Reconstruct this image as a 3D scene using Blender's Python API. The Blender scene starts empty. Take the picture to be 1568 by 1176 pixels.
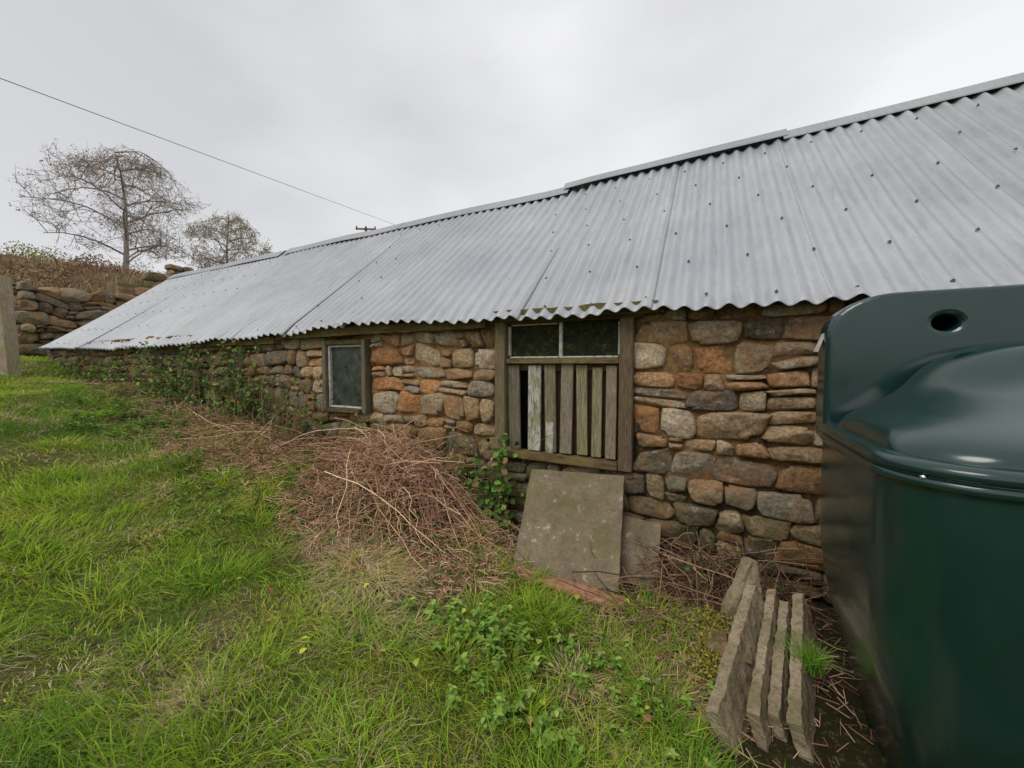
import bpy, bmesh, math, random
import numpy as np
from mathutils import Vector, Matrix, Euler, noise as mn
rng=np.random.default_rng(7); random.seed(7)
S=bpy.context.scene
# ---------------------------------------------------------------- helpers
def _h(ix,iy,iz,seed):
    n=(ix*374761393+iy*668265263+iz*2147483647+seed*1274126177)&0xffffffff
    n=((n^(n>>13))*1274126177)&0xffffffff
    n=n^(n>>16)
    return (n&0xffff)/65535.0
def vn(x,y,z=None,seed=0):
    x=np.asarray(x,float);y=np.asarray(y,float)
    z=np.zeros_like(x+y) if z is None else np.asarray(z,float)
    x,y,z=np.broadcast_arrays(x,y,z)
    ix=np.floor(x).astype(np.int64);iy=np.floor(y).astype(np.int64);iz=np.floor(z).astype(np.int64)
    fx=x-ix;fy=y-iy;fz=z-iz
    fx=fx*fx*(3-2*fx);fy=fy*fy*(3-2*fy);fz=fz*fz*(3-2*fz)
    r=0
    for a in (0,1):
        for b in (0,1):
            for c in (0,1):
                w=(fx if a else 1-fx)*(fy if b else 1-fy)*(fz if c else 1-fz)
                r=r+w*_h(ix+a,iy+b,iz+c,seed)
    return r*2-1
def fbm(x,y,z=None,seed=0,o=3):
    r=0;a=1;f=1
    for i in range(o):
        r=r+a*vn(np.asarray(x)*f,np.asarray(y)*f,None if z is None else np.asarray(z)*f,seed+i*17);a*=.5;f*=2.03
    return r
def sstep(a,b,x):
    t=np.clip((x-a)/(b-a),0,1);return t*t*(3-2*t)

def empty(name,loc=(0,0,0)):
    e=bpy.data.objects.new(name,None);e.location=loc;S.collection.objects.link(e);return e
def build(name,verts,faces,mat,cols=None,smooth=True,parent=None):
    verts=np.asarray(verts,np.float32).reshape(-1,3)
    if not isinstance(faces,(list,tuple)): faces=[faces]
    faces=[np.asarray(f,np.int32) for f in faces if len(f)]
    me=bpy.data.meshes.new(name)
    me.vertices.add(len(verts));me.vertices.foreach_set("co",verts.ravel())
    loops=np.concatenate([f.ravel() for f in faces])
    tot=np.concatenate([np.full(len(f),f.shape[1],np.int32) for f in faces])
    st=np.concatenate([[0],np.cumsum(tot)[:-1]]).astype(np.int32)
    me.loops.add(len(loops));me.loops.foreach_set("vertex_index",loops)
    me.polygons.add(len(tot));me.polygons.foreach_set("loop_start",st)
    me.polygons.foreach_set("use_smooth",np.full(len(tot),smooth))
    me.update(calc_edges=True);me.validate()
    if cols is not None:
        c=np.asarray(cols,np.float32)
        if c.shape[1]==3: c=np.concatenate([c,np.ones((len(c),1),np.float32)],1)
        at=me.color_attributes.new("Col",'FLOAT_COLOR','POINT');at.data.foreach_set("color",c.ravel())
    o=bpy.data.objects.new(name,me);S.collection.objects.link(o)
    if mat: me.materials.append(mat)
    if parent: o.parent=parent
    return o
class M:
    def __init__(s,name,rough=.8,spec=.3,metal=0):
        s.m=bpy.data.materials.new(name);s.m.use_nodes=True;s.t=s.m.node_tree;s.N=s.t.nodes;s.L=s.t.links
        s.b=s.N["Principled BSDF"];s.b.inputs["Roughness"].default_value=rough
        s.b.inputs["Specular IOR Level"].default_value=spec;s.b.inputs["Metallic"].default_value=metal
        s.geo=None
    def pos(s,scale=(1,1,1)):
        if s.geo is None: s.geo=s.N.new("ShaderNodeNewGeometry")
        mp=s.N.new("ShaderNodeMapping");mp.inputs["Scale"].default_value=scale
        s.L.new(s.geo.outputs["Position"],mp.inputs["Vector"]);return mp.outputs[0]
    def noise(s,scale,detail=5,rough=.6,st=(1,1,1),dist=0):
        n=s.N.new("ShaderNodeTexNoise");n.inputs["Scale"].default_value=scale;n.inputs["Detail"].default_value=detail
        n.inputs["Roughness"].default_value=rough;n.inputs["Distortion"].default_value=dist
        s.L.new(s.pos(st),n.inputs["Vector"]);return n.outputs["Fac"]
    def ramp(s,fac,stops):
        r=s.N.new("ShaderNodeValToRGB");e=r.color_ramp.elements
        while len(e)<len(stops): e.new(.5)
        for i,(p,c) in enumerate(stops):
            e[i].position=p;e[i].color=(c,c,c,1) if not hasattr(c,'__len__') else (*c,1)
        s.L.new(fac,r.inputs[0]);return r.outputs[0]
    def col(s):
        a=s.N.new("ShaderNodeAttribute");a.attribute_name="Col";return a.outputs["Color"]
    def mix(s,fac,a,b,mode='MIX'):
        n=s.N.new("ShaderNodeMix");n.data_type='RGBA';n.blend_type=mode
        for v,i in ((fac,0),(a,6),(b,7)):
            if isinstance(v,(int,float)): n.inputs[i].default_value=v if i==0 else (v,v,v,1)
            elif isinstance(v,tuple): n.inputs[i].default_value=(*v,1)
            else: s.L.new(v,n.inputs[i])
        return n.outputs[2]
    def base(s,c):
        if isinstance(c,tuple): s.b.inputs["Base Color"].default_value=(*c,1)
        else: s.L.new(c,s.b.inputs["Base Color"])
        return s
    def bump(s,h,strength=.5,dist=.01):
        n=s.N.new("ShaderNodeBump");n.inputs["Strength"].default_value=strength;n.inputs["Distance"].default_value=dist
        s.L.new(h,n.inputs["Height"]);s.L.new(n.outputs[0],s.b.inputs["Normal"]);return s
    def mapr(s,v,a,b,c=0,d=1):
        n=s.N.new("ShaderNodeMapRange");n.inputs[1].default_value=a;n.inputs[2].default_value=b;n.inputs[3].default_value=c;n.inputs[4].default_value=d
        s.L.new(v,n.inputs[0]);return n.outputs[0]
    def z(s,ax="Z"):
        if s.geo is None: s.geo=s.N.new("ShaderNodeNewGeometry")
        n=s.N.new("ShaderNodeSeparateXYZ");s.L.new(s.geo.outputs["Position"],n.inputs[0]);return n.outputs[ax]
    def math(s,op,a,b,clamp=False):
        n=s.N.new("ShaderNodeMath");n.operation=op;n.use_clamp=clamp
        for v,i in ((a,0),(b,1)):
            if isinstance(v,(int,float)): n.inputs[i].default_value=v
            else: s.L.new(v,n.inputs[i])
        return n.outputs[0]
def foliage_mat(name,tr=.35,rough=.55,spec=.25):
    m=M(name,rough,spec);c=m.col();m.base(c)
    if tr:
        t=m.N.new("ShaderNodeBsdfTranslucent");m.L.new(c,t.inputs[0])
        x=m.N.new("ShaderNodeMixShader");x.inputs[0].default_value=tr
        m.L.new(m.b.outputs[0],x.inputs[1]);m.L.new(t.outputs[0],x.inputs[2])
        m.L.new(x.outputs[0],m.N["Material Output"].inputs[0])
    return m.m
# ---------------------------------------------------------------- materials
m=M("stone",.92,.12);c=m.col()
n1=m.noise(8,8,.75);n2=m.noise(42,7,.75);n3=m.noise(3.6,5,.65)
c=m.mix(m.ramp(n2,[(.38,0),(.6,1)]),m.mix(1,c,(.45,.42,.38),'MULTIPLY'),c)
c=m.mix(m.ramp(n1,[(.36,.0),(.66,.7)]),c,m.mix(1,c,(1.6,1.5,1.4),'MULTIPLY'))
c=m.mix(m.ramp(n3,[(.50,0),(.62,.6)]),c,(.36,.175,.07))
c=m.mix(m.ramp(m.noise(5,6,.75),[(.55,0),(.67,.5)]),c,(.10,.085,.065))
lich=m.ramp(m.noise(19,5,.8),[(.57,0),(.65,.65)]);c=m.mix(lich,c,(.52,.47,.38))
moss=m.ramp(m.noise(6,6,.75),[(.42,0),(.56,.85)])
hz=m.math('ADD',m.z(),m.math('MULTIPLY',m.z("X"),.12))
c=m.mix(m.math('MULTIPLY',m.mapr(hz,.95,.0),moss,True),c,(.10,.105,.03))
c=m.mix(m.math('MULTIPLY',m.mapr(hz,.5,-.1),m.ramp(n1,[(.4,0),(.6,.6)]),True),c,(.045,.035,.022))
m.base(c);m.bump(m.mix(.5,n2,n1),1.0,.03);MAT_STONE=m.m
m=M("mortar",.95,.1)
n=m.noise(14,8,.75);c=m.ramp(n,[(.3,(.14,.08,.035)),(.48,(.40,.22,.09)),(.7,(.52,.35,.19))])
c2=m.ramp(n,[(.3,(.025,.02,.014)),(.55,(.10,.075,.045)),(.78,(.22,.17,.11))])
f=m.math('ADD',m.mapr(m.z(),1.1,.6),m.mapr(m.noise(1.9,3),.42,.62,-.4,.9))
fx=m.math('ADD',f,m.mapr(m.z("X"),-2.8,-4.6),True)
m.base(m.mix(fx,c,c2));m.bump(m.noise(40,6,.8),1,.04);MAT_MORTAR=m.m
m=M("corrugated_metal",.5,.5,.2)
sheet=m.col();n=m.noise(1.1,6,.65,(1,1,1));st=m.noise(5,5,.7,(6,.6,.6))
c=m.mix(m.ramp(n,[(.3,0),(.7,1)]),(.345,.365,.39),(.45,.465,.48));c=m.mix(1,c,sheet,'MULTIPLY')
c=m.mix(m.ramp(st,[(.5,0),(.75,.45)]),c,(.2,.2,.205))
c=m.mix(m.ramp(m.noise(30,6,.85),[(.56,0),(.7,.4)]),c,(.17,.165,.16))
m.base(c);m.bump(m.noise(60,3),.1,.003);m.L.new(m.mapr(n,.3,.7,.42,.6),m.b.inputs["Roughness"]);MAT_ROOF=m.m
m=M("screw_rust",.7,.3);m.base((.12,.115,.11));MAT_SCREW=m.m
def woodmat(name,a,b,cc,green=.4,st=(14,14,1.2)):
    m=M(name,.85,.15);g=m.noise(6,7,.7,st,.3);w=m.noise(22,5,.7,st)
    c=m.ramp(g,[(.28,a),(.5,b),(.72,cc)]);c=m.mix(m.ramp(w,[(.3,.6),(.55,0)]),c,tuple(x*.25 for x in a))
    gr=m.ramp(m.noise(5,4,.7),[(.45,0),(.65,green)]);c=m.mix(gr,c,(.18,.18,.08))
    at=m.col();c=m.mix(1,c,at,'MULTIPLY');m.base(c);m.bump(m.mix(.5,g,w),.9,.008);return m.m
MAT_WOOD=woodmat("weathered_wood",(.09,.07,.055),(.20,.165,.13),(.34,.29,.24),.5)
MAT_WOODX=woodmat("weathered_wood_beam",(.05,.035,.02),(.12,.085,.05),(.22,.17,.11),.6,(1.2,14,14))
m=M("peeling_paint",.7,.3);g=m.noise(9,6,.75,(5,5,1));c=m.ramp(g,[(.42,(.17,.14,.1)),(.5,(.45,.43,.37)),(.7,(.58,.57,.52))])
c=m.mix(m.ramp(m.noise(7,4,.7),[(.45,0),(.62,.7)]),c,(.19,.19,.09));m.base(c);m.bump(g,.6,.004);MAT_PAINT=m.m
m=M("dirty_glass",.3,.5);n=m.noise(7,7,.8);c=m.ramp(n,[(.35,(.018,.024,.018)),(.55,(.045,.056,.045)),(.8,(.13,.14,.11))])
m.base(c);m.L.new(m.mapr(n,.3,.7,.15,.6),m.b.inputs["Roughness"]);MAT_GLASS=m.m
m=M("mossy_glass",.75,.1);n=m.noise(16,8,.8);c=m.ramp(n,[(.38,(.010,.010,.008)),(.55,(.03,.032,.014)),(.72,(.12,.12,.03))])
m.base(c);MAT_GLASS2=m.m
m=M("dark_interior",1,.0);m.base((.012,.011,.01));MAT_DARK=m.m
m=M("green_plastic",.2,.6);n=m.noise(3,5,.6);c=m.ramp(n,[(.3,(.003,.024,.022)),(.7,(.005,.033,.03))])
d=m.ramp(m.noise(30,6,.8),[(.64,0),(.8,.25)]);c=m.mix(d,c,(.04,.07,.06))
m.b.inputs["Coat Weight"].default_value=.35;m.b.inputs["Coat IOR"].default_value=1.5;m.b.inputs["Coat Roughness"].default_value=.12
m.base(c);m.L.new(m.mapr(m.noise(6,5),.3,.7,.16,.3),m.b.inputs["Roughness"]);m.bump(m.noise(2.5,2),.08,.03);MAT_TANK=m.m
m=M("concrete",.92,.15);n=m.noise(7,8,.75);s=m.noise(60,4,.8)
c=m.ramp(n,[(.3,(.13,.10,.065)),(.55,(.23,.185,.125)),(.8,(.34,.28,.2))]);c=m.mix(m.ramp(s,[(.35,.6),(.5,0)]),c,(.08,.07,.05))
c=m.mix(m.ramp(m.noise(14,3,.6),[(.64,0),(.68,.6)]),c,(.45,.43,.37));c=m.mix(m.ramp(m.noise(2.6,6,.75),[(.45,0),(.62,.6)]),c,(.14,.125,.05))
m.base(c);m.bump(m.mix(.5,s,n),.7,.008);MAT_CONC=m.m
m=M("cut_stone",.9,.12);n=m.noise(9,8,.75);s=m.noise(45,4,.8)
c=m.ramp(n,[(.28,(.17,.12,.07)),(.48,(.37,.30,.20)),(.72,(.56,.47,.34))]);c=m.mix(m.ramp(s,[(.37,.6),(.52,0)]),c,(.13,.10,.07))
c=m.mix(m.ramp(m.noise(4.5,6,.75),[(.47,0),(.6,.7)]),c,(.14,.125,.055))
m.base(c);m.bump(m.mix(.5,s,n),.9,.015);MAT_CUT=m.m
m=M("terracotta",.85,.2);n=m.noise(20,6,.7);m.base(m.ramp(n,[(.3,(.24,.10,.055)),(.6,(.48,.25,.16)),(.8,(.55,.40,.3))]));m.bump(n,.5,.005);MAT_TERRA=m.m
m=M("ground_soil",.95,.1);c=m.col();n=m.noise(24,8,.8);c=m.mix(m.ramp(n,[(.35,.85),(.55,0)]),c,(.07,.055,.025))
c=m.mix(m.ramp(m.noise(38,6,.8),[(.54,0),(.66,.7)]),c,(.42,.36,.17));m.base(c);m.bump(n,1,.08);MAT_GROUND=m.m
MAT_GRASS=foliage_mat("grass_blades",.35,.6,.15);MAT_LEAF=foliage_mat("leaves",.2,.7,.1);MAT_FAR=foliage_mat("far_leaves",0,.8,.1)
m=M("dead_stem",.85,.1);m.base(m.col());MAT_STEM=m.m
m=M("bark",.9,.1);c=m.col();m.base(m.mix(m.ramp(m.noise(6,5,.7),[(.4,.4),(.6,0)]),c,(.06,.05,.045)));MAT_BARK=m.m
m=M("white_paint",.6,.3);m.base(m.ramp(m.noise(25,5,.7),[(.38,(.25,.22,.18)),(.5,(.55,.54,.5))]));MAT_WHITE=m.m
m=M("cable_black",.6,.3);m.base((.03,.03,.035));MAT_CABLE=m.m
m=M("rear_rubble",.95,.1)
v=m.N.new("ShaderNodeTexVoronoi");v.inputs["Scale"].default_value=4;m.L.new(m.pos((1,1,1.8)),v.inputs["Vector"])
c=m.mix(.5,m.ramp(m.noise(2,4),[(.3,(.2,.15,.1)),(.7,(.36,.25,.14))]),m.ramp(v.outputs["Distance"],[(0,(.4,.32,.22)),(.6,(.08,.06,.04))]));m.base(c);m.bump(v.outputs["Distance"],.8,.04);MAT_REAR=m.m

# ---------------------------------------------------------------- terrain height
GX=[-200,-16.5,-14,-12,-8,-6,-4.3,-3,-1.5,0,3,200];GZ=[1.7,1.7,1.62,1.5,1.05,.75,.48,.25,.1,.02,0,-.5]
def G(x,y,detail=True):
    x=np.asarray(x,float);y=np.asarray(y,float)
    z=np.interp(x,GX,GZ)
    w=np.where(y>.3,.35,.35+np.clip(.3-y,0,2)*2)
    z=z+np.clip((-16.75-x)/w,0,1)*(1.95+sstep(2,4,y)*.9)
    z=z+np.clip(-17-x,0,28)*.185*(1-.25*sstep(2,4,y))+np.clip(-45-x,0,150)*.03
    z=z+sstep(20,90,y)*7
    z=z+.22*np.exp(-(((x+3.6)/1.5)**2+((y+.5)/.55)**2))+.18*np.exp(-(((x+2.4)/.7)**2+((y+.45)/.4)**2))
    z=z+.12*np.exp(-(((x+6.5)/1.8)**2+((y+.4)/.5)**2))
    if detail:
        z=z+.04*vn(x*1.3,y*1.3,seed=3)+.025*vn(x*4,y*4,seed=5)
        z=z+sstep(-18,-24,x)*(.35*fbm(x*.35,y*.35,seed=8)+.45*vn(x*.1,y*.1,seed=2))
    return z
# ---------------------------------------------------------------- ground sheet
def axis(parts):
    a=np.concatenate([np.arange(*p) for p in parts]);return np.unique(np.round(a,4))
xs=axis([(-400,-60,20),(-60,-18,.6),(-18,-14,.15),(-14,3,.07),(3,20,1),(20,421,25)])
ys=axis([(-300,-20,20),(-20,-6,1),(-6,.3,.07),(.3,8,.25),(8,40,.8),(40,401,20)])
XX,YY=np.meshgrid(xs,ys);ZZ=G(XX,YY)
V=np.stack([XX,YY,ZZ],-1).reshape(-1,3);nx=len(xs);ny=len(ys)
idx=np.arange(nx*ny).reshape(ny,nx)
F=np.stack([idx[:-1,:-1],idx[:-1,1:],idx[1:,1:],idx[1:,:-1]],-1).reshape(-1,4)
a=np.clip(.5+.6*fbm(V[:,0]*1.5,V[:,1]*1.5,seed=11),0,1)[:,None]
gc=np.array([.13,.19,.03])*(1-a)+np.array([.26,.25,.08])*a
hill=np.clip(.5+.8*fbm(V[:,0]*.5,V[:,1]*.5,seed=12),0,1)[:,None]
hc=np.array([.17,.095,.06])*(1-hill)+np.array([.22,.17,.09])*hill
k=(sstep(-17,-19,V[:,0])*sstep(-5,0,V[:,1]))[:,None]
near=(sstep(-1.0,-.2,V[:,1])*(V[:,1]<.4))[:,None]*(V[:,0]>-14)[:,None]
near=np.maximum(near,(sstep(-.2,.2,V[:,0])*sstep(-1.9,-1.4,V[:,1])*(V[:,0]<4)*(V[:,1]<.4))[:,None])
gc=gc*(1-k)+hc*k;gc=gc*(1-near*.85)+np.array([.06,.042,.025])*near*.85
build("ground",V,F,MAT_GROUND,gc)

# ---------------------------------------------------------------- stones
PAL=np.array([(.38,.28,.175),(.32,.235,.145),(.44,.35,.24),(.26,.215,.16),(.22,.19,.155),(.38,.235,.125),(.43,.22,.10),(.17,.14,.105),(.30,.27,.215),(.50,.43,.33)])
NS=24
def stones(rects,mapf,seed=0,cols=None,prot=(.03,.075),gap=.010,shade=None,warp=1.0):
    r=np.random.default_rng(seed);n=len(rects);R=np.array(rects,float)
    cx=(R[:,0]+R[:,1])/2;cz=(R[:,2]+R[:,3])/2;w=(R[:,1]-R[:,0])/2-gap;h=(R[:,3]-R[:,2])/2-gap
    w=np.maximum(w,.02)[:,None];h=np.maximum(h,.015)[:,None]
    th=np.linspace(0,2*math.pi,NS,endpoint=False)[None,:]+r.uniform(-.05,.05,(n,1))
    p=r.uniform(.22,.46,(n,1));cs=np.cos(th);sn=np.sin(th)
    ux=np.sign(cs)*np.abs(cs)**p;uz=np.sign(sn)*np.abs(sn)**p
    t1=r.uniform(-.2,.2,(n,1));t2=r.uniform(-.2,.2,(n,1));t3=r.uniform(-.16,.16,(n,1));t4=r.uniform(-.16,.16,(n,1))
    ux2=ux*(1+t1*uz)+t3*uz*.7;uz2=uz*(1+t2*ux)+t4*ux
    rad=1.04+r.uniform(-.06,.05,(n,NS))
    for _ in range(2): # knocked-off corners
        ca=math.pi/4+r.integers(0,4,(n,1))*math.pi/2
        dd=np.abs((th-ca+math.pi)%(2*math.pi)-math.pi);rad=rad*(1-r.uniform(0,.26,(n,1))*np.clip(1-dd/.6,0,1))
    d=r.uniform(prot[0],prot[1],n)[:,None]
    rings=[(1.0,-.06),(1.03,.05),(1.01,.5),(.97,.78),(.90,.93),(.78,1.0),(.6,1.02),(.4,1.02),(.2,1.02)]
    pl=[(r.uniform(-.45,.45,(n,1)),r.uniform(-.5,.5,(n,1)),r.uniform(-.02,.30,(n,1))) for _ in range(4)]
    P=[]
    for i,(s,dd) in enumerate(rings+[(0,1.02)]):
        if i==len(rings): qx=np.zeros((n,1));qz=np.zeros((n,1))
        else: qx=ux2*rad*s;qz=uz2*rad*s
        X=cx[:,None]+qx*w;Z=cz[:,None]+qz*h
        if dd<0: D=np.full_like(X,-.06)
        else:
            D=d*dd*np.ones_like(X)
            if i>=2:
                for (a_,b_,c_) in pl: D=np.minimum(D,d*(1.0+c_+a_*qx+b_*qz)*(.55+.45*min(1,dd)))
                D=D+.010*vn(X*17,Z*17,seed=seed+1)+.007*vn(X*41,Z*41,seed=seed+2)
        P.append(np.stack([X,D,Z],-1))
    cen=P.pop()[:,0];P=np.stack(P,1)
    V=np.concatenate([P.reshape(n,-1,3),cen[:,None,:]],1)
    nr=len(rings);per=nr*NS+1
    base=(np.arange(n)*per)[:,None]
    q=[[a*NS+k,a*NS+(k+1)%NS,(a+1)*NS+(k+1)%NS,(a+1)*NS+k] for a in range(nr-1) for k in range(NS)]
    t=[[ (nr-1)*NS+k,(nr-1)*NS+(k+1)%NS,per-1] for k in range(NS)]
    Q=(base[:,:,None]+np.array(q)[None]).reshape(-1,4);T=(base[:,:,None]+np.array(t)[None]).reshape(-1,3)
    ci=r.integers(0,len(PAL),n) if cols is None else cols(cx,cz,r)
    col=PAL[ci]*r.uniform(.7,1.25,(n,1))
    if shade is not None: col=shade(cx,cz,col)
    CC=np.repeat(col,per,0)
    V=V.reshape(-1,3)
    X,D,Z=V[:,0],V[:,1],V[:,2]
    Z=Z+warp*(.05*vn(X*1.5,Z*1.8,seed=31)+.02*vn(X*4,Z*4,seed=33));X=X+warp*.045*vn(X*2.2,Z*3.2,seed=32)
    return mapf(X,D,Z),[Q,T],CC
def courses(x0,x1,z0,z1,holes=(),hmin=.10,hmax=.22,wmin=.15,wmax=.42,seed=1):
    r=random.Random(seed);out=[];z=z0
    while z<z1-.04:
        h=r.uniform(hmin,hmax)*(1.1 if z<.5 else 1)
        if z+h>z1-.06: h=z1-z
        segs=[(x0,x1)]
        for (a,b,c,d) in holes:
            if c<z+h/2<d:
                ns=[]
                for s in segs:
                    if a>s[0] and b<s[1]: ns+= [(s[0],a),(b,s[1])]
                    else: ns.append(s)
                segs=ns
        for (a,b) in segs:
            x=a
            while x<b-.02:
                w=r.uniform(wmin,wmax)*(h/.15)**.4
                if b-(x+w)<wmin*.8: w=b-x
                q=r.random()
                if q<.17 and h>.13:
                    f=r.uniform(.35,.65);out+= [(x,x+w,z,z+h*f),(x,x+w,z+h*f,z+h)]
                elif q<.32 and w>.25:
                    f=r.uniform(.3,.7);g=r.uniform(.35,.65)
                    if r.random()<.5: out+= [(x,x+w*f,z,z+h),(x+w*f,x+w,z,z+h*g),(x+w*f,x+w,z+h*g,z+h)]
                    else: out+= [(x,x+w*f,z,z+h*g),(x,x+w*f,z+h*g,z+h),(x+w*f,x+w,z,z+h)]
                else: out.append((x,x+w,z+r.uniform(-.014,.014),z+h+r.uniform(-.014,.014)))
                x+=w
        z+=h
    return out
barn=empty("stone_barn")
DOOR=(-1.64,-.47,.68,1.9);WIN=(-3.88,-3.17,.97,1.78)
rects=courses(-12.85,2.9,-.25,1.92,[DOOR,WIN])
rects=[q for q in rects if q[3]>float(G((q[0]+q[1])/2,-.05))-.15]
def wcols(cx,cz,r):
    n=len(cx);up=cz>.85
    a=r.choice([0,1,2,5,0,6,9,5,2,8],n);b=r.choice([3,1,7,8,0,8,1,5],n);l=r.choice([7,3,1,4,5,8],n)
    o=np.where(up,a,b);o=np.where(cx<-4.3,l,o);sw=r.random(n)<.18
    return np.where(sw,r.integers(0,10,n),o)
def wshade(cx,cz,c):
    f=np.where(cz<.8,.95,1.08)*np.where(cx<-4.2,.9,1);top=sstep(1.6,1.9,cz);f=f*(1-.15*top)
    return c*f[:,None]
v,f,c=stones(rects,lambda X,D,Z:np.stack([X,-D+.01,Z],-1),5,wcols,shade=wshade,prot=(.045,.09),gap=.008)
build("front_wall_stones",v,f,MAT_STONE,c,True,barn)
gx=np.arange(-12.86,2.91,.035);gz=np.arange(-.3,1.955,.035)
A,B=np.meshgrid(gx,gz);D=-.006-.012*sstep(.7,1.2,B)*sstep(-4.5,-2.5,A)-.011*fbm(A*7,B*9,seed=44)
idx=np.arange(A.size).reshape(A.shape)
F=np.stack([idx[:-1,:-1],idx[:-1,1:],idx[1:,1:],idx[1:,:-1]],-1).reshape(-1,4)
mx=A.ravel()[F].mean(1);mz=B.ravel()[F].mean(1)
keep=~(((mx>DOOR[0])&(mx<DOOR[1])&(mz>DOOR[2])&(mz<DOOR[3]))|((mx>WIN[0])&(mx<WIN[1])&(mz>WIN[2])&(mz<WIN[3])))
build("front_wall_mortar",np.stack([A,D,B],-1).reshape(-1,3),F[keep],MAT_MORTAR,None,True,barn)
def box(name,c,s,mat,parent=None,rot=(0,0,0),bev=.004,rough=0,sub=0,col=(1,1,1),seed=0,nf=9):
    bm=bmesh.new();bmesh.ops.create_cube(bm,size=1)
    for v in bm.verts: v.co=Vector((v.co.x*s[0],v.co.y*s[1],v.co.z*s[2]))
    if sub:
        big=max(s)/sub
        for it in range(12):
            es=[e for e in bm.edges if e.calc_length()>big*1.3]
            if not es: break
            bmesh.ops.subdivide_edges(bm,edges=es,cuts=1,use_grid_fill=True)
        bmesh.ops.triangulate(bm,faces=[f for f in bm.faces if len(f.verts)>4])
    if bev and not sub: bmesh.ops.bevel(bm,geom=bm.edges[:],offset=bev,segments=2,affect='EDGES')
    if rough:
        for v in bm.verts:
            q=v.co*nf+Vector((seed*3.1,seed,0));v.co+=Vector((mn.noise(q),mn.noise(q+Vector((9,0,0))),mn.noise(q+Vector((0,9,0)))))*rough
            q=q*3.2;v.co+=Vector((mn.noise(q),mn.noise(q+Vector((9,0,0))),mn.noise(q+Vector((0,9,0)))))*rough*.45
    me=bpy.data.meshes.new(name);bm.to_mesh(me);bm.free()
    at=me.color_attributes.new("Col",'FLOAT_COLOR','POINT')
    at.data.foreach_set("color",np.tile([*col,1],len(me.vertices)).astype(np.float32))
    o=bpy.data.objects.new(name,me);S.collection.objects.link(o);me.materials.append(mat)
    o.location=c;o.rotation_euler=rot
    if parent:o.parent=parent
    return o
box("rear_wall",(-4.98,4.4,1.0),(15.7,.4,2.0),MAT_REAR,barn,bev=0)
for xx,nm in ((-12.65,"gable_wall_west"),(2.68,"gable_wall_east")):
    bm=bmesh.new();pts=[(.06,-.3),(4.18,-.3),(4.18,1.9),(2.2,3.7),(.06,1.9)]
    a=[bm.verts.new((xx-.18,p[0],p[1])) for p in pts];b=[bm.verts.new((xx+.18,p[0],p[1])) for p in pts]
    bm.faces.new(a);bm.faces.new(b[::-1])
    for i in range(5): bm.faces.new((a[i],b[i],b[(i+1)%5],a[(i+1)%5]))
    bmesh.ops.recalc_face_normals(bm,faces=bm.faces)
    me=bpy.data.meshes.new(nm);bm.to_mesh(me);bm.free();me.materials.append(MAT_REAR)
    o=bpy.data.objects.new(nm,me);S.collection.objects.link(o);o.parent=barn
box("interior_backing",(-5,.32,.9),(15,.04,1.9),MAT_DARK,barn,bev=0)
rw=random.Random(3)
for (a,b,z) in ((-4.6,-1.7,1.85),(-7.9,-4.65,1.79),(-1.66,-.3,1.905)):
    box("wall_plate",((a+b)/2,-.07,z),(b-a,.13,.085),MAT_WOODX,barn,(0,math.radians(rw.uniform(-.6,.4)),0),.01,.012,30,(1.0,.95,.65))
# ------------------------------------------------------------- door hatch
def jit(): 
    g=rw.uniform(.75,1.35);return (g*rw.uniform(.95,1.1),g,g*rw.uniform(.85,1))
x0,x1=-1.63,-.475
box("hatch_frame_left",(x0+.05,-.03,1.29),(.10,.13,1.16),MAT_WOOD,barn,bev=.006,col=(.95,.9,.7))
box("hatch_frame_right",(x1-.05,-.03,1.27),(.10,.13,1.14),MAT_WOOD,barn,bev=.006,col=(.8,.68,.58))
box("hatch_lintel",((x0+x1)/2,-.02,1.87),(x1-x0+.16,.14,.06),MAT_WOODX,barn,bev=.006,col=(.7,.6,.5))
box("hatch_sill",((x0+x1)/2,-.045,.735),(x1-x0-.204,.13,.06),MAT_WOODX,barn,(0,math.radians(.6),0),.008,col=(1.3,1.15,1))
box("hatch_transom",((x0+x1)/2,-.035,1.528),(x1-x0-.204,.09,.045),MAT_WOODX,barn,bev=.006,col=(1.3,1.2,1.0))
a,b=x0+.102,x1-.102;mid=(a+b)/2
box("pane_left",((a+mid)/2,0,1.695),(mid-a-.02,.008,.29),MAT_GLASS2,barn,bev=0)
box("pane_right",((b+mid)/2,0,1.695),(b-mid-.02,.008,.29),MAT_GLASS2,barn,bev=0)
for nm,c,s in (("glazing_bar_mid",(mid,-.02,1.695),(.026,.035,.29)),("glazing_bar_bottom_l",((a+mid)/2,-.02,1.560),(mid-a-.03,.034,.014)),("glazing_bar_bottom_r",((b+mid)/2,-.02,1.560),(b-mid-.03,.034,.014)),
   ("glazing_bar_l",(a+.010,-.02,1.70),(.016,.034,.25)),("glazing_bar_r",(b-.010,-.02,1.70),(.016,.034,.25)),("glazing_bar_top",((a+mid)/2,-.022,1.833),(mid-a-.06,.03,.010))):
    box(nm,c,s,MAT_WHITE,barn,bev=.003)
box("hatch_back_dark",(mid,.075,1.14),(b-a,.01,.76),MAT_DARK,barn,bev=0)
fr=[(0.0,.115,0),(.195,.12,1),(.355,.10,2),(.50,.105,0),(.64,.09,0),(.77,.08,0),(.885,.085,0)]
W=b-a
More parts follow.
